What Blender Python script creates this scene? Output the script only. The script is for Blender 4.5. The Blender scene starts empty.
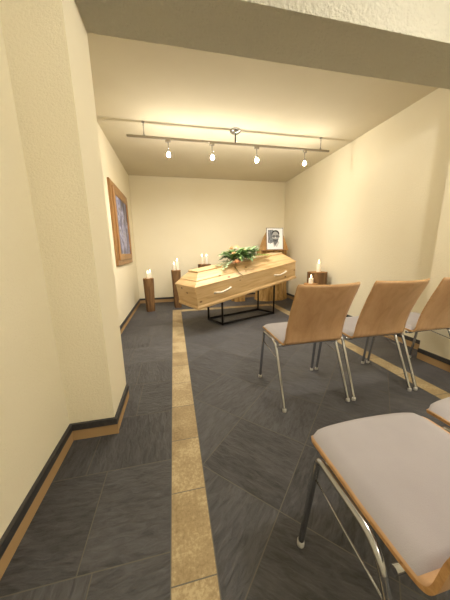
import bpy, bmesh, math, random
from mathutils import Vector, Matrix, Euler
random.seed(7)
COL = bpy.context.scene.collection
scene = bpy.context.scene

# ------------------------------------------------------------------ helpers
def lin(c):
    c = c / 255.0
    return c / 12.92 if c <= 0.04045 else ((c + 0.055) / 1.055) ** 2.4
def rgb(r, g, b): return (lin(r), lin(g), lin(b), 1.0)

class NT:
    def __init__(self, name):
        self.m = bpy.data.materials.new(name); self.m.use_nodes = True
        self.t = self.m.node_tree; self.b = self.t.nodes['Principled BSDF']
    def n(self, typ, **kw):
        nd = self.t.nodes.new(typ)
        for k, v in kw.items():
            if k in nd.inputs: nd.inputs[k].default_value = v
            else: setattr(nd, k, v)
        return nd
    def l(self, a, b): self.t.links.new(a, b)
    def ramp(self, fac, stops):
        r = self.n('ShaderNodeValToRGB')
        e = r.color_ramp.elements
        e[0].position, e[0].color = stops[0]; e[1].position, e[1].color = stops[-1]
        for p, c in stops[1:-1]:
            x = e.new(p); x.color = c
        self.l(fac, r.inputs['Fac']); return r.outputs['Color']
    def coord(self, scale=(1, 1, 1), src='Object', rot=(0, 0, 0)):
        tc = self.n('ShaderNodeTexCoord'); mp = self.n('ShaderNodeMapping')
        mp.inputs['Scale'].default_value = scale; mp.inputs['Rotation'].default_value = rot
        self.l(tc.outputs[src], mp.inputs['Vector']); return mp.outputs['Vector']
    def noise(self, vec, scale, detail=4, rough=.55, dist=0.0):
        nz = self.n('ShaderNodeTexNoise', Scale=scale, Detail=detail, Roughness=rough, Distortion=dist)
        self.l(vec, nz.inputs['Vector']); return nz.outputs['Fac']
    def bump(self, h, strength=.3, dist=.01):
        b = self.n('ShaderNodeBump', Strength=strength, Distance=dist)
        self.l(h, b.inputs['Height']); self.l(b.outputs['Normal'], self.b.inputs['Normal'])
    def mix(self, fac, a, b, mode='MIX'):
        x = self.n('ShaderNodeMix', data_type='RGBA', blend_type=mode)
        if isinstance(fac, (int, float)): x.inputs[0].default_value = fac
        else: self.l(fac, x.inputs[0])
        for i, s in ((6, a), (7, b)):
            if isinstance(s, tuple): x.inputs[i].default_value = s
            else: self.l(s, x.inputs[i])
        return x.outputs[2]

def flat(name, c, rough=.5, metal=0.0, **kw):
    k = NT(name); k.b.inputs['Base Color'].default_value = c
    k.b.inputs['Roughness'].default_value = rough; k.b.inputs['Metallic'].default_value = metal
    for a, v in kw.items(): k.b.inputs[a].default_value = v
    return k.m

def stucco(name, c1, c2, scale=150, strength=.35, dist=.006):
    k = NT(name); v = k.coord()
    big = k.noise(v, 1.3, 3)
    k.l(k.ramp(big, [(.3, c1), (.7, c2)]), k.b.inputs['Base Color'])
    k.b.inputs['Roughness'].default_value = .9
    k.b.inputs['Specular IOR Level'].default_value = .15
    k.bump(k.noise(v, scale, 6, .7), strength, dist)
    return k.m

def wood(name, dark, mid, light, axis='x', scale=9, knots=False, rough=.45, stretch=14, bumpy=.08):
    k = NT(name)
    s = {'x': (1, stretch, stretch), 'y': (stretch, 1, stretch), 'z': (stretch, stretch, 1)}[axis]
    v = k.coord(s)
    f = k.noise(v, scale / 6, 6, .6, .8)
    col = k.ramp(f, [(.25, dark), (.48, mid), (.75, light)])
    if knots:
        v2 = k.coord({'x': (1, 1.7, 1.7), 'y': (1.7, 1, 1.7), 'z': (1.7, 1.7, 1)}[axis])
        vo = k.n('ShaderNodeTexVoronoi', Scale=4.2); vo.inputs['Randomness'].default_value = 1
        k.l(v2, vo.inputs['Vector'])
        kf = k.ramp(vo.outputs['Distance'], [(0.07, (1, 1, 1, 1)), (.13, (0, 0, 0, 1))])
        col = k.mix(kf, col, rgb(120, 78, 40), 'MIX')
    k.l(col, k.b.inputs['Base Color']); k.b.inputs['Roughness'].default_value = rough
    k.bump(f, bumpy, .004)
    return k.m

def emit(name, c, strength):
    k = NT(name); k.b.inputs['Base Color'].default_value = c
    k.b.inputs['Emission Color'].default_value = c; k.b.inputs['Emission Strength'].default_value = strength
    return k.m

# ------------------------------------------------------------------ mesh helpers
def obj(name, bm, mats, parent=None, loc=None, smooth=False, bevel=None, recalc=True):
    if recalc: bmesh.ops.recalc_face_normals(bm, faces=bm.faces[:])
    me = bpy.data.meshes.new(name); bm.to_mesh(me); bm.free()
    for m in (mats if isinstance(mats, (list, tuple)) else [mats]): me.materials.append(m)
    o = bpy.data.objects.new(name, me); COL.objects.link(o)
    if parent: o.parent = parent
    if loc is not None: o.location = loc
    if smooth:
        for p in me.polygons: p.use_smooth = True
    if bevel:
        md = o.modifiers.new('bevel', 'BEVEL'); md.width = bevel; md.segments = 2; md.limit_method = 'ANGLE'
    return o
def thing(name, label, cat, loc=(0, 0, 0), rot=(0, 0, 0), group=None):
    o = bpy.data.objects.new(name, None); COL.objects.link(o)
    o.location = loc; o.rotation_euler = rot; o.empty_display_size = .05
    tag(o, label, cat, group); return o
def tag(o, label, cat, group=None):
    o['label'] = label; o['category'] = cat
    if group: o['group'] = group
    return o
def struct(o):
    o['kind'] = 'structure'; return o
def copy_tree(o, parent=None):
    c = o.copy(); COL.objects.link(c)
    if parent: c.parent = parent
    for ch in list(o.children): copy_tree(ch, c)
    return c

def box(bm, x0, x1, y0, y1, z0, z1, mi=0):
    vs = [bm.verts.new(p) for p in ((x0,y0,z0),(x1,y0,z0),(x1,y1,z0),(x0,y1,z0),(x0,y0,z1),(x1,y0,z1),(x1,y1,z1),(x0,y1,z1))]
    for f in ((0,3,2,1),(4,5,6,7),(0,1,5,4),(1,2,6,5),(2,3,7,6),(3,0,4,7)):
        bm.faces.new([vs[i] for i in f]).material_index = mi
    return vs
def fillet(pts, radii, seg=6):
    out = [Vector(pts[0])]
    for i in range(1, len(pts) - 1):
        p, a, b = Vector(pts[i]), Vector(pts[i-1]), Vector(pts[i+1])
        r = radii[i-1] if isinstance(radii, (list, tuple)) else radii
        d1, d2 = (a - p).normalized(), (b - p).normalized()
        ang = d1.angle(d2); t = min(r / math.tan(ang / 2), (a-p).length*.49, (b-p).length*.49)
        s, e = p + d1*t, p + d2*t
        for k in range(seg + 1):
            q = k / seg
            out.append((1-q)**2*s + 2*q*(1-q)*p + q*q*e)
    out.append(Vector(pts[-1])); return out
def tube(bm, pts, r, n=10, mi=0, cap=True):
    pts = [Vector(p) for p in pts]; rs = r if isinstance(r, (list, tuple)) else [r]*len(pts)
    t = (pts[1]-pts[0]).normalized()
    ref = Vector((0,0,1)) if abs(t.z) < .9 else Vector((1,0,0))
    u = t.cross(ref).normalized(); rings = []
    for i, p in enumerate(pts):
        tt = (pts[min(i+1,len(pts)-1)] - pts[max(i-1,0)]).normalized()
        u = (u - tt*u.dot(tt)).normalized(); v = tt.cross(u)
        rings.append([bm.verts.new(p + (u*math.cos(2*math.pi*k/n) + v*math.sin(2*math.pi*k/n))*rs[i]) for k in range(n)])
    for a, b in zip(rings, rings[1:]):
        for k in range(n):
            f = bm.faces.new((a[k], a[(k+1)%n], b[(k+1)%n], b[k])); f.material_index = mi; f.smooth = True
    if cap:
        bm.faces.new(rings[0][::-1]).material_index = mi; bm.faces.new(rings[-1]).material_index = mi
def loft(bm, rings, mi=0, cap=True, smooth=False):
    R = [[bm.verts.new(p) for p in r] for r in rings]; n = len(R[0])
    for a, b in zip(R, R[1:]):
        for k in range(n):
            f = bm.faces.new((a[k], a[(k+1)%n], b[(k+1)%n], b[k])); f.material_index = mi; f.smooth = smooth
    if cap:
        bm.faces.new(R[0][::-1]).material_index = mi; bm.faces.new(R[-1]).material_index = mi
def lathe(bm, prof, n=20, c=(0,0,0), mi=0, M=None):
    R = []
    for r, z in prof:
        ring = []
        for k in range(n):
            p = Vector((r*math.cos(2*math.pi*k/n), r*math.sin(2*math.pi*k/n), z))
            if M: p = M @ p
            ring.append(p + Vector(c))
        R.append(ring)
    loft(bm, R, mi, True, True)

# ------------------------------------------------------------------ materials
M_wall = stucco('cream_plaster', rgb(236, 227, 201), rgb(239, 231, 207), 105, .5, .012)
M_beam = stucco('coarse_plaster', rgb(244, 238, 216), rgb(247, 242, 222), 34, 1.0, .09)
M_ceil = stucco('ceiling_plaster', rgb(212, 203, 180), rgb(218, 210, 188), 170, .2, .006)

def slate_mat(name, lo, hi):
    k = NT(name)
    at = k.n('ShaderNodeAttribute', attribute_name='tint'); 
    tc = k.n('ShaderNodeTexCoord')
    at2 = k.n('ShaderNodeAttribute', attribute_name='turn')
    vr = k.n('ShaderNodeVectorRotate', rotation_type='Z_AXIS'); k.l(tc.outputs['Object'], vr.inputs['Vector']); k.l(at2.outputs['Fac'], vr.inputs['Angle'])
    mp = k.n('ShaderNodeMapping'); mp.inputs['Scale'].default_value = (1, 4, 1); k.l(vr.outputs['Vector'], mp.inputs['Vector'])
    add = k.n('ShaderNodeVectorMath', operation='ADD'); k.l(mp.outputs['Vector'], add.inputs[0]); k.l(at.outputs['Color'], add.inputs[1])
    v = add.outputs['Vector']
    f = k.noise(v, 13, 9, .68, .8); g = k.noise(v, 2.5, 3, .5)
    m = k.n('ShaderNodeMath', operation='MULTIPLY_ADD'); k.l(at.outputs['Fac'], m.inputs[0]); m.inputs[1].default_value = .15; k.l(f, m.inputs[2])
    m2 = k.n('ShaderNodeMath', operation='MULTIPLY_ADD'); k.l(g, m2.inputs[0]); m2.inputs[1].default_value = .3; k.l(m.outputs[0], m2.inputs[2])
    k.l(k.ramp(m2.outputs[0], [(.42, lo), (.95, hi)]), k.b.inputs['Base Color'])
    rr = k.ramp(f, [(.3, (.42, .42, .42, 1)), (.7, (.62, .62, .62, 1))]); k.l(rr, k.b.inputs['Roughness'])
    k.b.inputs['Specular IOR Level'].default_value = .42
    k.bump(f, .8, .012)
    return k.m
M_slate = slate_mat('slate', rgb(30, 30, 32), rgb(94, 94, 99))
M_grout = flat('grout', rgb(108, 104, 97), .9)
def lime_mat():
    k = NT('limestone'); v = k.coord()
    at = k.n('ShaderNodeAttribute', attribute_name='tint')
    f = k.noise(v, 75, 8, .75); g = k.noise(v, 7, 4)
    m = k.n('ShaderNodeMath', operation='MULTIPLY_ADD'); k.l(g, m.inputs[0]); m.inputs[1].default_value = .6; k.l(f, m.inputs[2])
    m2 = k.n('ShaderNodeMath', operation='MULTIPLY_ADD'); k.l(at.outputs['Fac'], m2.inputs[0]); m2.inputs[1].default_value = .2; k.l(m.outputs[0], m2.inputs[2])
    k.l(k.ramp(m2.outputs[0], [(.6, rgb(128, 108, 76)), (.9, rgb(164, 144, 108)), (1.2, rgb(186, 168, 132))]), k.b.inputs['Base Color'])
    k.b.inputs['Roughness'].default_value = .6; k.bump(f, .3, .004); return k.m
M_lime = lime_mat()
M_skirt_dark = wood('skirting_slate', rgb(44, 43, 44), rgb(54, 53, 54), rgb(68, 66, 66), 'y', 20, rough=.5)
M_skirt_tan = stucco('skirting_tan', rgb(166, 136, 96), rgb(178, 148, 108), 90, .2, .002)
M_beech = wood('beech_ply', rgb(182, 144, 106), rgb(196, 158, 119), rgb(208, 172, 133), 'z', 10, rough=.38, stretch=9, bumpy=.03)
M_ply = wood('ply_edge', rgb(150, 106, 62), rgb(188, 144, 94), rgb(212, 170, 120), 'x', 12, rough=.45, stretch=30)
def fabric():
    k = NT('seat_fabric'); v = k.coord(); f = k.noise(v, 420, 3, .6); g = k.noise(v, 6, 3)
    k.l(k.ramp(g, [(.3, rgb(162, 158, 164)), (.7, rgb(169, 165, 171))]), k.b.inputs['Base Color'])
    k.b.inputs['Roughness'].default_value = .95; k.b.inputs['Sheen Weight'].default_value = .25
    k.bump(f, .25, .002); return k.m
M_fabric = fabric()
M_chrome = flat('chrome', rgb(184, 187, 194), .16, 1.0)
M_steel = flat('brushed_steel', rgb(170, 164, 152), .35, 1.0)
M_foot = flat('glide_plastic', rgb(190, 188, 184), .4)
M_black = flat('black_metal', rgb(24, 23, 23), .45, .6)
M_pine = wood('pine', rgb(176, 136, 86), rgb(210, 177, 128), rgb(224, 196, 152), 'x', 12, True, .38, 12, .04)
M_pine_end = wood('pine_end', rgb(184, 144, 94), rgb(214, 182, 134), rgb(228, 200, 156), 'y', 12, True, .4, 10, .04)
M_handle = flat('bone_handle', rgb(232, 222, 202), .35)
M_bark = wood('split_wood', rgb(62, 42, 26), rgb(108, 78, 46), rgb(142, 108, 68), 'z', 16, False, .75, 7, .8)
M_logtop = wood('log_top', rgb(120, 80, 44), rgb(160, 116, 68), rgb(186, 144, 92), 'x', 10, False, .7, 3)
M_gold = wood('golden_bark', rgb(96, 68, 32), rgb(172, 134, 76), rgb(214, 178, 116), 'z', 18, False, .5, 5, 1.0)
M_board = wood('split_board', rgb(112, 76, 36), rgb(176, 132, 74), rgb(206, 164, 104), 'z', 12, False, .5, 8)
M_frame = wood('oak_frame', rgb(112, 78, 44), rgb(150, 110, 66), rgb(178, 136, 88), 'z', 12, False, .4, 10)
M_wax = flat('candle_wax', rgb(246, 238, 222), .5, 0, **{'Subsurface Weight': .25})
M_wax.node_tree.nodes['Principled BSDF'].inputs['Subsurface Radius'].default_value = (.02, .015, .01)
M_flame = emit('candle_flame', (1, .78, .45, 1), 14)
M_wick = flat('wick', rgb(30, 26, 22), .9)
M_bulb = emit('halogen_bulb', (1.0, .91, .77, 1), 520)

# ------------------------------------------------------------------ room dimensions
XL, XR, YB, ZC = -.748, 2.49, 5.157, 2.503
XNL, XNR, YN, ZN = -.637, 2.53, -3.6, 2.62
XCOL, YC0, YC1, ZB, XP = -.397, 1.347, 1.714, 2.263, 2.29
S0, S1, S2, S3 = -.070, .083, 1.807, 1.944
YF0, YF1 = 4.215, 4.365                     # cross strip near the coffin
def room(name, boxes, mat):
    bm = bmesh.new()
    for b in boxes: box(bm, *b)
    return struct(obj(name, bm, mat))
room('wall_back', [(XL-.2, XR+.2, YB, YB+.2, -.05, ZC+.2)], M_wall)
room('wall_left', [(XL-.2, XL, YC1, YB, -.05, ZC+.2)], M_wall)
room('wall_right', [(XR, XR+.2, YC1, YB, -.05, ZC+.2)], M_wall)
room('wall_left_pillar', [(XL-.2, XCOL, YC0, YC1, -.05, ZB)], M_wall)
room('wall_right_pillar', [(XP, XR+.4, YC0, YC1, -.05, ZB)], M_wall)
room('wall_left_near', [(XNL-.3, XNL, YN, YC0, -.05, ZN+.2)], M_wall)
room('wall_right_near', [(XNR, XNR+.3, YN, YC0, -.05, ZN+.2)], M_wall)
room('wall_front', [(XNL-.3, XNR+.3, YN-.2, YN, -.05, ZN+.2)], M_wall)
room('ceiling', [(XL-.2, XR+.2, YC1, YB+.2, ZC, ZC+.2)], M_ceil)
room('ceiling_near', [(XNL-.3, XNR+.3, YN-.2, YC0, ZN, ZN+.2)], M_wall)
room('trim_beam', [(XL-.2, XR+.4, 1.38, YC1, ZB, ZN+.2), (XL-.2, XR+.4, YC0, 1.38, ZB, ZN+.2)][:1], M_beam)

# ---- floor: real tiles (slate fields, limestone strips) over a grout bed
def clip(poly, ax, val, keep_less):
    out = []
    for i in range(len(poly)):
        a, b = poly[i], poly[(i+1) % len(poly)]
        ia = (a[ax] <= val) if keep_less else (a[ax] >= val); ib = (b[ax] <= val) if keep_less else (b[ax] >= val)
        if ia: out.append(a)
        if ia != ib:
            t = (val - a[ax]) / (b[ax] - a[ax]); out.append((a[0]+t*(b[0]-a[0]), a[1]+t*(b[1]-a[1])))
    return out
bm = bmesh.new()
tint = bm.faces.layers.float.new('tint'); turn = bm.faces.layers.float.new('turn')
G = .0020
def tile(poly, mi, rect, ang=0):
    x0, x1, y0, y1 = rect
    for ax, val, kl in ((0, x1-G, True), (0, x0+G, False), (1, y1-G, True), (1, y0+G, False)):
        if poly: poly = clip(poly, ax, val, kl)
    if len(poly) < 3: return
    area = abs(sum(poly[i][0]*poly[(i+1)%len(poly)][1]-poly[(i+1)%len(poly)][0]*poly[i][1] for i in range(len(poly))))/2
    if area < 1e-4: return
    f = bm.faces.new([bm.verts.new((x, y, 0)) for x, y in poly]); f.material_index = mi
    f[tint] = random.random(); f[turn] = ang + random.uniform(-.15, .15)
def rect_poly(x0, x1, y0, y1): return [(x0+G, y0+G), (x1-G, y0+G), (x1-G, y1-G), (x0+G, y1-G)]
YS = -3.6
def field(rect, y_org, step, joints):                     # running courses of slate
    x0, x1, y0, y1 = rect; k = math.floor((y0 - y_org) / step)
    while y_org + k*step < y1:
        ya, yb = y_org + k*step, y_org + (k+1)*step
        off = joints[k % len(joints)]; xs = [off + .6*i for i in range(-8, 9)]
        for a, b in zip(xs, xs[1:]): tile(rect_poly(a, b, ya, yb), 0, rect, random.choice((0, math.pi/2)))
        k += 1
field((-.80, S0, YS, YF1), .68, .397, [-.38, -.478, -.30, -.357, -.478, -.33])
field((-.80, 2.60, YF1, YB+.02), YF1, .397, [.1, .35])
field((S3, 2.60, YS, YF1), .80, .397, [2.25, 2.05])
for (a, b) in ((S0, S1), (S2, S3)):                       # long limestone strips
    y = .584 - .3063*14
    while y < YF1:
        tile(rect_poly(a, b, y, y+.3063), 1, (a, b, YS, YF1)); y += .3063
x = S1
while x < S2:
    tile(rect_poly(x, min(x+.3063, S2), YF0, YF1), 1, (S1, S2, YF0, YF1)); x += .3063
D_ = .572; inner = (S1, S2, YS, YF0)                      # diagonal slate
for i in range(-14, 14):
    for j in range(-14, 22):
        p0, p1, q0, q1 = -.351+D_*i, -.351+D_*(i+1), 1.088+D_*j, 1.088+D_*(j+1)    # p=x-y, q=x+y
        g = G*1.41
        pts = [((p+q)/2, (q-p)/2) for p, q in ((p0+g, q0+g), (p1-g, q0+g), (p1-g, q1-g), (p0+g, q1-g))]
        tile(pts, 0, inner, random.choice((.785, -.785)))
def clean(rng): pass
x0, x1, y0, y1 = -.85, 2.65, -3.6, YB+.05
f = bm.faces.new([bm.verts.new(p) for p in ((x0,y0,-.0012),(x1,y0,-.0012),(x1,y1,-.0012),(x0,y1,-.0012))]); f.material_index = 2
f = bm.faces.new([bm.verts.new(p) for p in ((x0,y0,-.08),(x0,y1,-.08),(x1,y1,-.08),(x1,y0,-.08))]); f.material_index = 2
for fc in bm.faces:
    if fc.normal.z == 0: fc.normal_update()
    if fc.calc_center_median().z > -.01 and fc.normal.z < 0: fc.normal_flip()
struct(obj('floor', bm, [M_slate, M_lime, M_grout], recalc=False))

# ---- skirting: tan stone with a slate cap
def skirting(name, segs):
    bm = bmesh.new()
    for x0, x1, y0, y1, e in segs:      # e: which way it grows into the room
        t = .016
        bx = {'+x': (x0, x0+t, y0, y1), '-x': (x0-t, x0, y0, y1), '-y': (x0, x1, y0-t, y0)}[e]
        t2 = .012
        bx2 = {'+x': (x0, x0+t2, y0, y1), '-x': (x0-t2, x0, y0, y1), '-y': (x0, x1, y0-t2, y0)}[e]
        box(bm, *bx2, 0, .066, 0); box(bm, *bx, .066, .104, 1)
    return struct(obj(name, bm, [M_skirt_tan, M_skirt_dark]))
skirting('baseboard_left', [(XNL, 0, YN, YC0-.016, '+x'), (XNL, XCOL+.016, YC0, 0, '-y'), (XCOL, 0, YC0, YC1, '+x'), (XL, 0, YC1, YB-.016, '+x')])
skirting('baseboard_back', [(XL, XR, YB, 0, '-y')])
skirting('baseboard_right', [(XR, 0, YC1, YB-.016, '-x'), (XP, 0, YC0, YC1, '-x')])

# ------------------------------------------------------------------ chairs
def make_chair():
    t = thing('stacking_chair', '', 'chair')
    # profile of the shell (y, z) seat front -> top of back
    ctrl = [(.246,.4435),(.215,.453),(.14,.453),(.06,.450),(-.02,.444),(-.08,.438),(-.112,.436),(-.128,.442),(-.136,.460),(-.140,.49),(-.148,.54),(-.170,.62),(-.208,.72),(-.243,.80),(-.268,.862)]
    def hw(s): # half width along profile
        pts = [(0,.230),(.08,.231),(.28,.230),(.40,.222),(.50,.213),(.7,.209),(1,.212)]
        for (a,b),(c,d) in zip(pts,pts[1:]):
            if s <= c: return b+(d-b)*(s-a)/(c-a)
        return .212
    # resample
    P = [Vector((0,y,z)) for y,z in ctrl]; fine = []
    for i in range(len(P)-1):
        p0,p1,p2,p3 = P[max(i-1,0)],P[i],P[i+1],P[min(i+2,len(P)-1)]
        for k in range(3):
            q=k/3; fine.append(.5*((2*p1)+(p2-p0)*q+(2*p0-5*p1+4*p2-p3)*q*q+(3*p1-p0-3*p2+p3)*q**3))
    fine.append(P[-1])
    L=[0]
    for a,b in zip(fine,fine[1:]): L.append(L[-1]+(b-a).length)
    S=[l/L[-1] for l in L]
    NX=16; th=.011
    def pt(i,j,off):
        s=S[i]; c=fine[i]; u=-1+2*j/NX
        w=hw(s)
        # rounded corners at the front edge and at the top edge
        arc_f=max(0.0,(.06-s)/.06); 
        w-= .012*arc_f**3
        dtop=max(0.0,(s-.972)/.028); w-=.006*dtop**2
        x=u*w
        tn=(fine[min(i+1,len(fine)-1)]-fine[max(i-1,0)]).normalized()
        nrm=Vector((0,-tn.z,tn.y)); nrm = nrm if nrm.z>0 or (abs(nrm.z)<.3 and nrm.y>0) else -nrm
        p=Vector((x,c.y,c.z))
        if s<.45: p.y+=.024*(1-u*u)*max(0,(.32-s)/.32)
        back=max(0.0,(s-.5)/.5); p.y-=.068*(1-u*u)*back**.9
        p.z-=.006*(1-u*u)*max(0,1-s/.45)
        return p+nrm*off
    bm=bmesh.new(); n=len(fine)
    A=[[bm.verts.new(pt(i,j,0)) for j in range(NX+1)] for i in range(n)]
    B=[[bm.verts.new(pt(i,j,-th)) for j in range(NX+1)] for i in range(n)]
    for i in range(n-1):
        for j in range(NX):
            for g_,fl in ((A,False),(B,True)):
                q=[g_[i][j],g_[i][j+1],g_[i+1][j+1],g_[i+1][j]]
                f=bm.faces.new(q[::-1] if fl else q); f.smooth=True
    for i in range(n-1):
        for j in (0,NX):
            f=bm.faces.new((A[i][j],A[i+1][j],B[i+1][j],B[i][j])); f.material_index=1
    for i in (0,n-1):
        for j in range(NX):
            f=bm.faces.new((A[i][j],A[i][j+1],B[i][j+1],B[i][j])); f.material_index=1
    obj('seat_shell',bm,[M_beech,M_ply],t)
    # pad
    bm=bmesh.new(); i1=max(i for i in range(n) if fine[i].y>-.116); NU=18
    rows=list(range(0,i1+1)); R=[]
    for a,i in enumerate(rows):
        row=[]
        for j in range(NU+1):
            u=-1+2*j/NU; v=-1+2*a/(len(rows)-1)
            e=(1-abs(u)**10)*(1-abs(v)**12); e=max(e,0)**.5
            p=pt(i,(u*.965+1)/2*NX,.0005+.018*e)
            if a==0: p.y-=.006
            row.append(bm.verts.new(p))
        R.append(row)
    for a,b in zip(R,R[1:]):
        for j in range(NU):
            bm.faces.new((a[j],a[j+1],b[j+1],b[j])).smooth=True
    bot=[[bm.verts.new(pt(rows[a],(( -1+2*j/NU)*.965+1)/2*NX,-.004)) for j in (0,NU)] for a in (0,len(rows)-1)]
    bm.faces.new((R[0][0],*[]) if False else (bot[0][0],bot[0][1],bot[1][1],bot[1][0]))
    obj('seat_pad',bm,M_fabric,t,recalc=False)
    # frame
    for sx in (-1,1):
        xt,xf=sx*.236,sx*.243
        path=fillet([(xf,.229,.018),(xt,.176,.428),(xt,-.045,.424),(xf,-.229,.018)],[.028,.085],7)
        k1=next(i for i,p in enumerate(path) if p.z>.42); k2=max(i for i,p in enumerate(path) if p.z>.365)
        k1=max(1,k1-2)
        def part(name,pts,r=.0105):
            b=bmesh.new(); tube(b,pts,r,12,0,False); return obj(name,b,M_chrome,t)
        fl=part('leg',path[:k1+1]); rl=part('leg',path[k2:]); part('side_rail',path[k1:k2+1])
        for lg,y,d in ((fl,.229,1),(rl,-.229,-1)):
            b=bmesh.new(); lathe(b,[(.0105,0),(.0125,.001),(.0135,.006),(.0130,.014),(.0118,.024),(.0108,.025)],14,(xf,y,0))
            obj('foot',b,M_foot,lg)
        b=bmesh.new(); tube(b,[(sx*.236,.188,.345),(sx*.2365,-.102,.310)],.0032,8); obj('brace',b,M_chrome,t)
    for y in (.150,-.085):
        z=.4255 if y>0 else .414
        b=bmesh.new(); tube(b,[(-.233,y,z),(.233,y,z)],.009,10)
        for sx in (-1,1):
            lathe(b,[(.013,-.013),(.0135,0),(.013,.013)],12,(sx*.19,y,z),0,Matrix.Rotation(math.pi/2,3,'Y'))
        obj('cross_bar',b,M_chrome,t)
    return t
chair=make_chair()
GF='stacking chairs of the front row'; GN='stacking chairs of the near row'
spots=[((.909,1.513),'leftmost beech chair of the far row, its whole left side frame in view',GF),
       ((1.444,1.513),'middle beech chair of the far row of three, seen from behind',GF),
       ((1.985,1.513),'beech chair of the far row beside the right wall, cut off by the picture edge',GF),
       ((.638,.367),'large nearest chair in the foreground with grey padded seat facing the coffin',GN),
       ((1.155,.395),'near chair right of the big foreground chair, only a seat corner showing',GN)]
for i,((cx,cy),lab,g) in enumerate(spots):
    o=chair if i==0 else copy_tree(chair)
    o.location=(cx,cy,0); o.rotation_euler=(0,0,.044 if i==4 else 0); o['label']=lab; o['group']=g

# ------------------------------------------------------------------ coffin
yaw,tilt=.428,.126
CO=Vector((1.064,3.621,.446))
cu=Vector((math.cos(yaw)*math.cos(tilt),math.sin(yaw)*math.cos(tilt),math.sin(tilt))); cv=Vector((-math.sin(yaw),math.cos(yaw),0)); cw=cu.cross(cv)
CM=Matrix((cu,cv,cw)).transposed(); CR=CM.to_euler()
def cpt(x,y,z): return CO+CM@Vector((x,y,z))
cof=thing('coffin','pale pine coffin with sloped lid, tilted on a thin black stand','coffin',CO,CR)
def rect(L,w,z): return [(-L,-w,z),(L,-w,z),(L,w,z),(-L,w,z)]
bm=bmesh.new()
loft(bm,[rect(.992,.270,.030),rect(1.000,.280,.28)])
for f in bm.faces:
    f.normal_update()
    if abs(f.normal.x)>.7: f.material_index=1
body=obj('coffin_box',bm,[M_pine,M_pine_end],cof,bevel=.003)
bm=bmesh.new(); loft(bm,[rect(1.002,.282,.0),rect(1.004,.284,.022),rect(.996,.276,.042),rect(.990,.270,.044)]); obj('plinth_moulding',bm,M_pine,cof,bevel=.003)
bm=bmesh.new()
loft(bm,[rect(1.008,.287,.2805),rect(1.010,.289,.298),rect(.990,.270,.318),rect(.945,.236,.352),rect(.940,.231,.366),rect(.846,.128,.446)])
for f in bm.faces:
    f.normal_update()
    if abs(f.normal.x)>.3: f.material_index=1
obj('lid',bm,[M_pine,M_pine_end],cof,bevel=.002)
bm=bmesh.new(); loft(bm,[rect(.850,.130,.4465),rect(.850,.130,.464),rect(.840,.121,.470)]); obj('lid_top_board',bm,M_pine,cof,bevel=.002)
for x in (-.585,.595):
    for s in (-1,1):
        b=bmesh.new()
        tube(b,fillet([(x-.13,s*.276,.160),(x-.125,s*.312,.168),(x-.05,s*.316,.152),(x+.05,s*.316,.166),(x+.125,s*.312,.180),(x+.13,s*.277,.172)],.02,4),[.010]*4+[.012]*14+[.010]*4 if False else .0115,8)
        for dx,z in ((-.13,.160),(.13,.172)):
            lathe(b,[(.016,0),(.018,.004),(.012,.010)],12,(x+dx,s*.275,z),0,Matrix.Rotation(s*-math.pi/2,3,'X'))
        obj('handle',b,M_handle,cof)

# stand (bier)
fx=[(.492,3.585),(.648,3.245),(1.620,3.650),(1.450,3.955)]
def cz(x,y):
    r=Vector((x,y,0))-CO; return CO.z-(r.x*cw.x+r.y*cw.y)/cw.z
st=thing('coffin_stand','black square-tube metal stand on the slate floor under the coffin','stand',(1.05,3.6,0))
def bar(name,a,b,r=.0125,parent=st):
    bm_=bmesh.new(); tube(bm_,[Vector(a)-Vector((1.05,3.6,0)),Vector(b)-Vector((1.05,3.6,0))],r*1.25,4); return obj(name,bm_,M_black,parent)
for i,(x,y) in enumerate(fx):
    bar('leg',(x,y,.0),(x,y,cz(x,y)-.018))
    x2,y2=fx[(i+1)%4]
    bar('base_rail',(x,y,.0165),(x2,y2,.0165)); bar('top_rail',(x,y,cz(x,y)-.0168),(x2,y2,cz(x2,y2)-.0168))

# ------------------------------------------------------------------ flower arrangement on the lid
FL0=cpt(-.06,-.06,.47)
fl=thing('flower_spray','green leaf spray with peach and cream roses lying on the coffin lid','flowers',FL0,CR)
M_leaf=[flat('leaf_deep',rgb(90,124,66),.5),flat('leaf_mid',rgb(130,162,96),.5),flat('leaf_grey',rgb(160,184,144),.55),flat('leaf_lime',rgb(158,180,76),.5)]
M_stem=flat('stem',rgb(84,92,48),.6)
M_rose=[flat('rose_peach',rgb(238,192,152),.6),flat('rose_cream',rgb(240,222,180),.6),flat('rose_apricot',rgb(240,206,164),.6),flat('blossom_white',rgb(244,240,226),.6)]
def lidh(x,y):   # lid surface height relative to the spray's origin
    a=abs(y-.06)
    def prof(a):
        pts=[(0,.470),(.13,.470),(.131,.447),(.231,.366),(.236,.352),(.270,.318),(.289,.298),(.30,.292),(.60,-.3)]
        for (p,q),(r,s_) in zip(pts,pts[1:]):
            if a<=r: return q+(s_-q)*(a-p)/max(r-p,1e-6)
        return .22
    return prof(a)-.47
def leaf(bm,p,d,up,L,W,mi):
    d=d.normalized(); s=d.cross(up).normalized(); nrm=s.cross(d).normalized()
    seg=4; mid=[]; lf=[]; rt=[]
    for k in range(seg+1):
        q=k/seg; c=p+d*L*q+nrm*(.25*L*q*(1-q))-Vector((0,0,1))*.15*L*q*q
        w=W*math.sin(math.pi*min(1,.08+q*.92))**.8
        mid.append(bm.verts.new(c)); lf.append(bm.verts.new(c+s*w+nrm*w*.25)); rt.append(bm.verts.new(c-s*w+nrm*w*.25))
    for k in range(seg):
        for a,b in ((lf,mid),(mid,rt)):
            f=bm.faces.new((a[k],b[k],b[k+1],a[k+1])); f.material_index=mi; f.smooth=True
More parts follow.
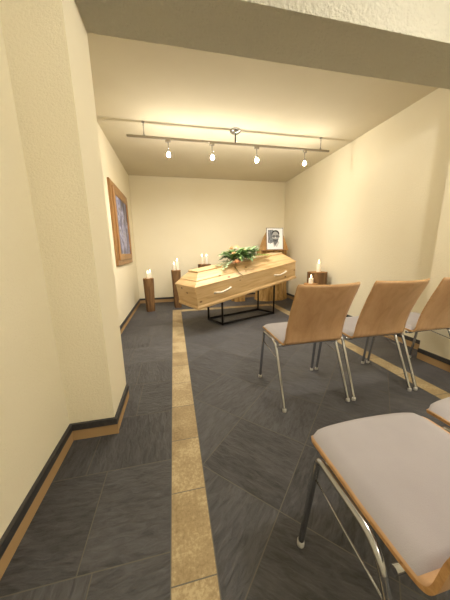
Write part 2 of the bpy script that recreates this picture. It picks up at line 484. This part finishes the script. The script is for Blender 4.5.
def frond(p,d,L,kind,lw,ll,droop=.3):
    bm=bmesh.new(); d=d.normalized(); pts=[]; n=9
    for k in range(n+1):
        q=k/n; c=p+d*L*q+Vector((0,0,-droop*L*q*q))
        c.z=max(c.z,lidh(c.x,c.y)+.008); pts.append(c)
    tube(bm,pts,[.003*(1-.6*k/n) for k in range(n+1)],5,1)
    for k in range(1,n+1):
        t=(pts[k]-pts[k-1]).normalized(); side=t.cross(Vector((0,0,1))).normalized()
        for s in (-1,1):
            dd=t*.75+side*s*random.uniform(.7,1.1)+Vector((0,0,random.uniform(.0,.45)))
            leaf(bm,pts[k]+Vector((0,0,.004)),dd,Vector((0,0,1)),ll*random.uniform(.75,1.15)*(1-.3*k/n),lw,0)
    leaf(bm,pts[-1],pts[-1]-pts[-2],Vector((0,0,1)),ll,lw,0)
    return obj('frond',bm,[M_leaf[kind],M_stem],fl,recalc=False)
rr=random.Random(11)
for i in range(76):
    a=2*math.pi*i/76+rr.uniform(-.15,.15)
    L=rr.uniform(.13,.21)*(1.0+.45*abs(math.cos(a)))
    d=Vector((math.cos(a)*1.25,math.sin(a)*.8,rr.uniform(.5,2.2)))
    frond(Vector((rr.uniform(-.20,.18),rr.uniform(-.09,.05),.03)),d,L,rr.choice((0,1,1,2,2)),rr.uniform(.012,.020),rr.uniform(.06,.10),rr.uniform(.25,.6))
frond(Vector((.18,-.06,.03)),Vector((1,-.30,.06)),.30,3,.013,.09,.1)
frond(Vector((.16,.0,.04)),Vector((1,-.16,.14)),.34,1,.012,.085,.2)
frond(Vector((-.18,-.05,.03)),Vector((-1,-.42,.1)),.22,2,.014,.08,.3)
frond(Vector((-.2,.0,.04)),Vector((-1,-.15,.05)),.26,2,.014,.08,.3)
def rose(p,r,mi):
    bm=bmesh.new()
    for ring,(n,rad,h,tilt_) in enumerate(((3,.30,.95,.15),(4,.55,.8,.4),(5,.85,.6,.75),(6,1.05,.35,1.1))):
        for k in range(n):
            a=2*math.pi*k/n+ring*.5; c=Vector((math.cos(a),math.sin(a),0)); s=Vector((-math.sin(a),math.cos(a),0))
            grid=[]
            for u in range(5):
                row=[]
                for v in range(5):
                    uu=(u/4-.5)*2; q=v/4
                    w=math.sin(math.pi*(.12+.78*q))
                    pos=c*(rad*(.35+.65*q)+.22*tilt_*q*q)+s*uu*.62*rad*w*1.2-c*(uu*uu*.28*rad)+Vector((0,0,h*q-.15*tilt_*q*q))
                    row.append(bm.verts.new(p+pos*r))
                grid.append(row)
            for u in range(4):
                for v in range(4):
                    bm.faces.new((grid[u][v],grid[u+1][v],grid[u+1][v+1],grid[u][v+1])).smooth=True
    lathe(bm,[(r*.1,-r*.1),(r*.35,0),(r*.3,r*.5),(r*.05,r*.8)],10,p)
    return obj('rose',bm,M_rose[mi],fl,recalc=False)
def seat(x,y,h): return (x,y,max(lidh(x,y)+.02,0 if False else lidh(x,y)+h))
for p,r,mi in ((seat(-.19,-.175,.125),.060,0),(seat(-.16,-.09,.165),.042,2),(seat(-.14,-.02,.20),.044,2),(seat(.0,.03,.20),.046,1),(seat(-.05,-.01,.19),.034,3),(seat(.10,-.12,.165),.036,3),(seat(.03,-.10,.19),.036,1)):
    rose(Vector(p),r,mi)
b=bmesh.new(); tube(b,[(-.20,-.12,lidh(-.2,-.12)+.02),(-.20,-.17,lidh(-.2,-.17)+.015),(-.19,-.21,lidh(-.19,-.21)+.012),(-.17,-.245,-.165)],.005,6); obj('stem',b,M_stem,fl)
for ch in fl.children:                     # everything lies on the lid, nothing sinks into it
    for v_ in ch.data.vertices: v_.co.z=max(v_.co.z,lidh(v_.co.x,v_.co.y)+.013)

# ------------------------------------------------------------------ logs and candles
def log(name,label,cx,cy,r0,r1,h,seed,mat,squash=1.0,n=22,rough=.05,group='upright log pedestals',square=.35,rz=0):
    rg=random.Random(seed); ph=[rg.uniform(0,6.28) for _ in range(5)]
    am=[rg.uniform(.3,1)*rough for _ in range(5)]
    def rad(a,q):
        sq=1/max(abs(math.cos(a)),abs(math.sin(a)))
        base=(1-square)+square*min(sq,1.3)*.9
        return base*(1+sum(am[k]*math.sin((k+2)*a+ph[k]+q*(k-1)*.6) for k in range(5)))
    t=thing(name,label,'log',(cx,cy,0),(0,0,rz),group)
    bm=bmesh.new(); rings=[]; m=12
    for i in range(m+1):
        q=i/m; r=r0+(r1-r0)*q
        if i==0: r*=.985
        rings.append([Vector((math.cos(2*math.pi*k/n)*r*rad(2*math.pi*k/n,q),math.sin(2*math.pi*k/n)*r*squash*rad(2*math.pi*k/n,q),(h-.004)*q)) for k in range(n)])
    loft(bm,rings,0,True,False); obj('trunk',bm,mat,t)
    bm=bmesh.new(); top=rings[-1]
    loft(bm,[[Vector((p.x*.985,p.y*.985,h-.0038)) for p in top],[Vector((p.x*.96,p.y*.96,h)) for p in top]]); obj('cut_face',bm,M_logtop,t)
    return t
def candle(label,x,y,z,r,h,grp='lit pillar candles on the logs',fh=.05):
    t=thing('pillar_candle',label,'candle',(x,y,z),(0,0,0),grp)
    bm=bmesh.new(); lathe(bm,[(r*.97,0),(r,.004),(r,h-.006),(r*.93,h),(r*.6,h-.004),(r*.1,h-.006)],20); obj('wax',bm,M_wax,t)
    bm=bmesh.new(); tube(bm,[(0,0,h-.008),(.001,0,h+.006)],.0015,6); obj('wick',bm,M_wick,t)
    bm=bmesh.new(); lathe(bm,[(.001,0),(.006,.008),(.0085,.018),(.006,.034),(.0008,fh)],12,(0,0,h+.003)); obj('flame',bm,M_flame,t)
    return t
log('wooden_log','brown split log standing alone in the left back corner below the picture',-.463,4.42,.075,.091,.603,3,M_bark,square=.5,rz=.3)
candle('white lit candle on the log in the left corner',-.462,4.40,.603,.030,.085)
candle('small white candle tucked behind another on the left corner log',-.430,4.46,.603,.022,.10)
log('wooden_log','tall brown split log just left of the coffin foot end',.035,4.585,.070,.093,.720,5,M_bark,square=.5,rz=.1)
candle('shorter left candle of the pair on the tall log beside the coffin foot',.004,4.56,.72,.026,.105)
candle('taller right candle of the pair on the tall log beside the coffin foot',.066,4.60,.72,.028,.165)
log('wooden_log','dark log behind the coffin foot, only its top with two candles showing',.605,4.84,.115,.128,.806,9,M_bark,square=.3)
candle('left candle of the pair behind the coffin lid',.563,4.82,.806,.028,.15)
candle('right candle of the pair behind the coffin lid',.655,4.82,.806,.028,.15)
log('wooden_log','golden log whose foot shows beneath the middle of the coffin',1.33,4.86,.145,.12,.52,13,M_gold,square=.2,rough=.08)
log('wooden_log','bigger brown log by the right wall behind the left far-row chair',2.285,3.47,.128,.138,.702,17,M_bark,square=.35,rz=.25)
candle('tall white lit candle on the bigger log by the right wall',2.30,3.46,.702,.036,.135,fh=.06)
log('wooden_log','short brown log in front of the bigger one by the right wall',2.052,3.27,.098,.108,.545,21,M_bark,square=.35)
candle('short white lit candle on the shorter log by the right wall',2.055,3.27,.545,.034,.085)

# ---- tall trunk stele with the portrait
stl=thing('wooden_stele','golden tree trunk stele with pointed top in the right back corner','stele',(2.055,4.80,0))
rg=random.Random(4); n=40; ph=[rg.uniform(0,6.28) for _ in range(9)]
def srad(a,z): return 1+sum((.035 if k<4 else .02)*math.sin((k*2+3)*a+ph[k]+z*(1.2 if k%2 else -.8)) for k in range(9))
bm=bmesh.new(); rings=[]
for i in range(13):
    z=1.05*i/12; s=1.08-.10*i/12+(.08*(1-i/3) if i<3 else 0)
    rings.append([Vector((.305*s*math.cos(2*math.pi*k/n)*srad(2*math.pi*k/n,z),.185*s*math.sin(2*math.pi*k/n)*srad(2*math.pi*k/n,z),z)) for k in range(n)])
loft(bm,rings,0,True,False); obj('trunk',bm,M_gold,stl)
bm=bmesh.new()
def slab(w,z,y0,y1): return [(-w,y0,z),(w,y0,z),(w,y1,z),(-w,y1,z)]
loft(bm,[slab(.285,1.0505,-.200,.06),slab(.26,1.12,-.195,.06),slab(.185,1.33,-.175,.05),slab(.12,1.45,-.163,.03)])
obj('pointed_board',bm,M_board,stl,bevel=.01)
bm=bmesh.new(); box(bm,-.29,.24,-.255,-.135,1.0505,1.066); obj('ledge',bm,M_frame,stl,bevel=.004)

# portrait: frame, print
M_white=flat('frame_white',rgb(236,236,234),.4); M_dkframe=flat('frame_edge',rgb(122,112,98),.5)
G_=[flat('print_white',rgb(246,248,253),.35),flat('print_grey_dark',rgb(84,88,96),.35),flat('print_black',rgb(26,28,32),.35),flat('print_skin',rgb(166,168,172),.35),flat('print_light',rgb(206,208,212),.35),flat('print_shade',rgb(112,114,120),.35)]
def _grey_print():
    k=NT('print_backdrop'); v=k.coord((30,1,18)); f=k.noise(v,1,3); k.l(k.ramp(f,[(.35,rgb(80,86,96)),(.65,rgb(150,156,166))]),k.b.inputs['Base Color']); k.b.inputs['Roughness'].default_value=.35; return k.m
G_.append(_grey_print())
por=thing('portrait_photo','framed black and white portrait of a man in glasses leaning on the stele','framed photo',(2.028,4.576,1.0685),(-.10,0,.0))
pw,phh=.181,.432
bm=bmesh.new()
for b_ in ((-pw,-pw+.010,0,.012,0,phh),(pw-.010,pw,0,.012,0,phh),(-pw+.010,pw-.010,0,.012,0,.010),(-pw+.010,pw-.010,0,.012,phh-.010,phh)): box(bm,*b_)
obj('frame',bm,M_dkframe,por)
bm=bmesh.new()
box(bm,-pw+.010,pw-.010,.004,.010,.010,phh-.010,0)
lay=[0]
def poly(pts,mi):
    lay[0]+=1; y=.0040-.00012*lay[0]
    f=bm.faces.new([bm.verts.new((x,y,z)) for x,z in pts]); f.material_index=mi
def ell(cx,cz_,rx,rz_,mi,n=28,a0=0,a1=2*math.pi):
    poly([(cx+rx*math.cos(a0+(a1-a0)*k/n),cz_+rz_*math.sin(a0+(a1-a0)*k/n)) for k in range(n)],mi)
poly([(-.150,.14),(-.03,.10),(-.03,.395),(-.150,.395)],6)                         # dark backdrop on the left
poly([(-.165,.012),(-.155,.085),(-.09,.125),(-.035,.15),(.06,.15),(.105,.12),(.155,.085),(.165,.012)],0)   # shirt
poly([(-.045,.185),(-.05,.12),(-.01,.065),(.045,.10),(.075,.15),(.06,.20)],5)       # neck
poly([(-.05,.13),(-.035,.155),(-.005,.085),(-.02,.05)],4); poly([(.075,.165),(.095,.14),(.04,.05),(.0,.085)],4)   # collar
ell(.015,.318,.082,.070,2)                                                          # hair
ell(.012,.262,.074,.098,3); ell(-.066,.262,.012,.024,5); ell(.090,.262,.012,.024,5)
poly([(-.05,.225),(-.048,.19),(-.015,.160),(.035,.160),(.072,.19),(.082,.235),(.06,.21),(.012,.205),(-.03,.212)],1)  # beard
ell(.012,.192,.022,.006,2); poly([(.004,.262),(.020,.262),(.028,.226),(-.004,.226)],4)
for cx in (-.020,.046):
    ell(cx,.268,.030,.022,2); ell(cx,.268,.024,.016,5); ell(cx,.268,.007,.006,2)
poly([(-.066,.274),(-.048,.272),(-.048,.266),(-.066,.268)],2); poly([(.074,.272),(.092,.276),(.092,.270),(.074,.266)],2); poly([(.006,.272),(.02,.272),(.02,.266),(.006,.266)],2)
obj('photo_print',bm,G_,por,recalc=False)

# ------------------------------------------------------------------ framed picture on the left wall
pic=thing('framed_picture','wood framed blue grey picture hanging on the left wall','picture',(XL,3.96,0))
def pframe(name,y0,y1,z0,z1,w,x0,x1,x2=None):
    bm=bmesh.new()
    def R(a,x): return [Vector((x,y0+a-3.96,z0+a)),Vector((x,y1-a-3.96,z0+a)),Vector((x,y1-a-3.96,z1-a)),Vector((x,y0+a-3.96,z1-a))]
    rings=[R(0,x0),R(0,x1*.85),R(.01,x1),R(w-.012,x1),R(w,x1*.8),R(w,x0)]
    rings.append(rings[0]); V=[[bm.verts.new(p) for p in r] for r in rings[:-1]]; V.append(V[0])
    for a,b in zip(V,V[1:]):
        for k in range(4): bm.faces.new((a[k],a[(k+1)%4],b[(k+1)%4],b[k]))
    return obj(name,bm,M_frame,pic)
pframe('outer_frame',3.395,4.56,.885,1.975,.13,.001,.030)
pframe('inner_frame',3.475,4.44,.955,1.905,.085,.0305,.052)
def art():
    k=NT('picture_canvas'); v=k.coord((1,1.6,.8)); f=k.noise(v,3.4,5,.6,1.2); g=k.noise(k.coord((1,2.5,1.2)),3.5,3,.5,.6)
    c=k.ramp(f,[(.40,rgb(22,24,58)),(.46,rgb(46,54,112)),(.51,rgb(92,100,158)),(.56,rgb(178,182,216)),(.63,rgb(64,60,86))])
    c=k.mix(k.ramp(g,[(.55,(0,0,0,1)),(.66,(.8,.8,.8,1))]),c,rgb(70,52,44)); k.l(c,k.b.inputs['Base Color']); k.b.inputs['Roughness'].default_value=.3; return k.m
bm=bmesh.new(); box(bm,.031,.036,3.562-3.96,4.353-3.96,1.042,1.818); obj('canvas',bm,art(),pic)

# ------------------------------------------------------------------ track lighting
TY,TZ=3.14,2.350
tr=thing('ceiling_track','thin steel lighting track hung below the ceiling above the coffin','light track',(.83,TY,ZC))
bm=bmesh.new(); box(bm,-.434-.83,2.13-.83,-.010,.010,TZ-ZC-.012,TZ-ZC+.012); obj('rail',bm,M_steel,tr,bevel=.003)
bm=bmesh.new(); lathe(bm,[(.062,0),(.066,-.006),(.064,-.022),(.05,-.034),(.012,-.04),(.010,-.142)],24); obj('canopy',bm,M_chrome,tr)
for x in (-.246,2.0):
    bm=bmesh.new(); lathe(bm,[(.018,0),(.018,-.008),(.006,-.012),(.006,-.130),(.013,-.132),(.013,-.1405)],14,(x-.83,0,0)); obj('hanger',bm,M_chrome,tr)
LX=[(.018,'leftmost of the four halogen spotlights on the ceiling track',-.5),(.537,'second halogen spotlight from the left on the ceiling track',.1),(1.108,'third halogen spotlight from the left on the ceiling track',0),(1.775,'rightmost halogen spotlight on the ceiling track near the right wall',.45)]
def make_lamp():
    t=thing('spotlight','', 'lamp')
    bm=bmesh.new(); box(bm,-.030,.030,-.012,.012,-.026,-.0005); obj('track_adapter',bm,M_steel,t,bevel=.002)
    bm=bmesh.new(); tube(bm,fillet([(0,0,-.026),(0,0,-.075),(0,-.004,-.105)],.02,3),.005,8); obj('stem',bm,M_chrome,t)
    bm=bmesh.new(); lathe(bm,[(.010,0),(.014,-.006),(.0145,-.030),(.011,-.034)],16,(0,-.004,-.100)); obj('lamp_holder',bm,M_chrome,t)
    bm=bmesh.new(); lathe(bm,[(.009,0),(.011,-.006),(.020,-.018),(.023,-.029),(.020,-.040),(.011,-.048),(.002,-.050)],12,(0,-.004,-.1325)); obj('bulb',bm,M_bulb,t)
    return t
lamp=make_lamp()
for i,(x,lab,tl) in enumerate(LX):
    o=lamp if i==0 else copy_tree(lamp)
    o.location=(x,TY,TZ-.012); o['label']=lab; o['group']='halogen spotlights on the track'; o.rotation_euler=(0,0,tl)

# ------------------------------------------------------------------ light of the front part of the room (ceiling lamps behind the camera)
def area(name,loc,size,power,col=(1,.86,.66),rot=(0,0,0)):
    l=bpy.data.lights.new(name,'AREA'); l.shape='DISK'; l.size=size; l.energy=power; l.color=col
    o=bpy.data.objects.new(name,l); COL.objects.link(o); o.location=loc; o.rotation_euler=rot; return o
def pt(name,loc,r,power,col=(1,.86,.66)):
    l=bpy.data.lights.new(name,'POINT'); l.shadow_soft_size=r; l.energy=power; l.color=col
    o=bpy.data.objects.new(name,l); COL.objects.link(o); o.location=loc; return o
pt('ceiling_lamp_light',(1.4,.38,2.36),.08,56,(1,.96,.90))
pt('ceiling_lamp_light',(1.0,-2.2,2.40),.08,54,(1,.96,.89))
for i,(x,lab,tl) in enumerate(LX):        # the reflectors of the four spotlights throw most of their light down
    l=bpy.data.lights.new('spotlight_beam','SPOT'); l.energy=(54,54,46,20)[i]; l.color=(1,.92,.79); l.spot_size=math.radians(150); l.spot_blend=.8; l.shadow_soft_size=.025
    o=bpy.data.objects.new('spotlight_beam',l); COL.objects.link(o); o.location=(x,TY-.004,TZ-.012-.187); o.rotation_euler=(math.radians(20),0,0)

w=bpy.data.worlds.new('world'); scene.world=w; w.use_nodes=True
w.node_tree.nodes['Background'].inputs['Color'].default_value=(1,.9,.75,1); w.node_tree.nodes['Background'].inputs['Strength'].default_value=.02

# ------------------------------------------------------------------ camera
p,y,r=.2048,.2092,-.0164
fwd=Vector((math.sin(y),math.cos(y),0)); right=Vector((math.cos(y),-math.sin(y),0)); up=Vector((0,0,1))
d=fwd*math.cos(p)-up*math.sin(p); u2=up*math.cos(p)+fwd*math.sin(p)
a=right*math.cos(r)+u2*math.sin(r); b=u2*math.cos(r)-right*math.sin(r)
cam=bpy.data.cameras.new('camera'); co=bpy.data.objects.new('camera',cam); COL.objects.link(co)
co.matrix_world=Matrix((a,b,-d)).transposed().to_4x4(); co.location=(0,0,1.06)
cam.sensor_fit='VERTICAL'; cam.sensor_height=36; cam.lens=236.14*36/600; cam.clip_start=.02
scene.camera=co
vs=scene.view_settings; vs.view_transform='Standard'; vs.look='None'; vs.gamma=1; vs.use_curve_mapping=False; vs.exposure=-.02
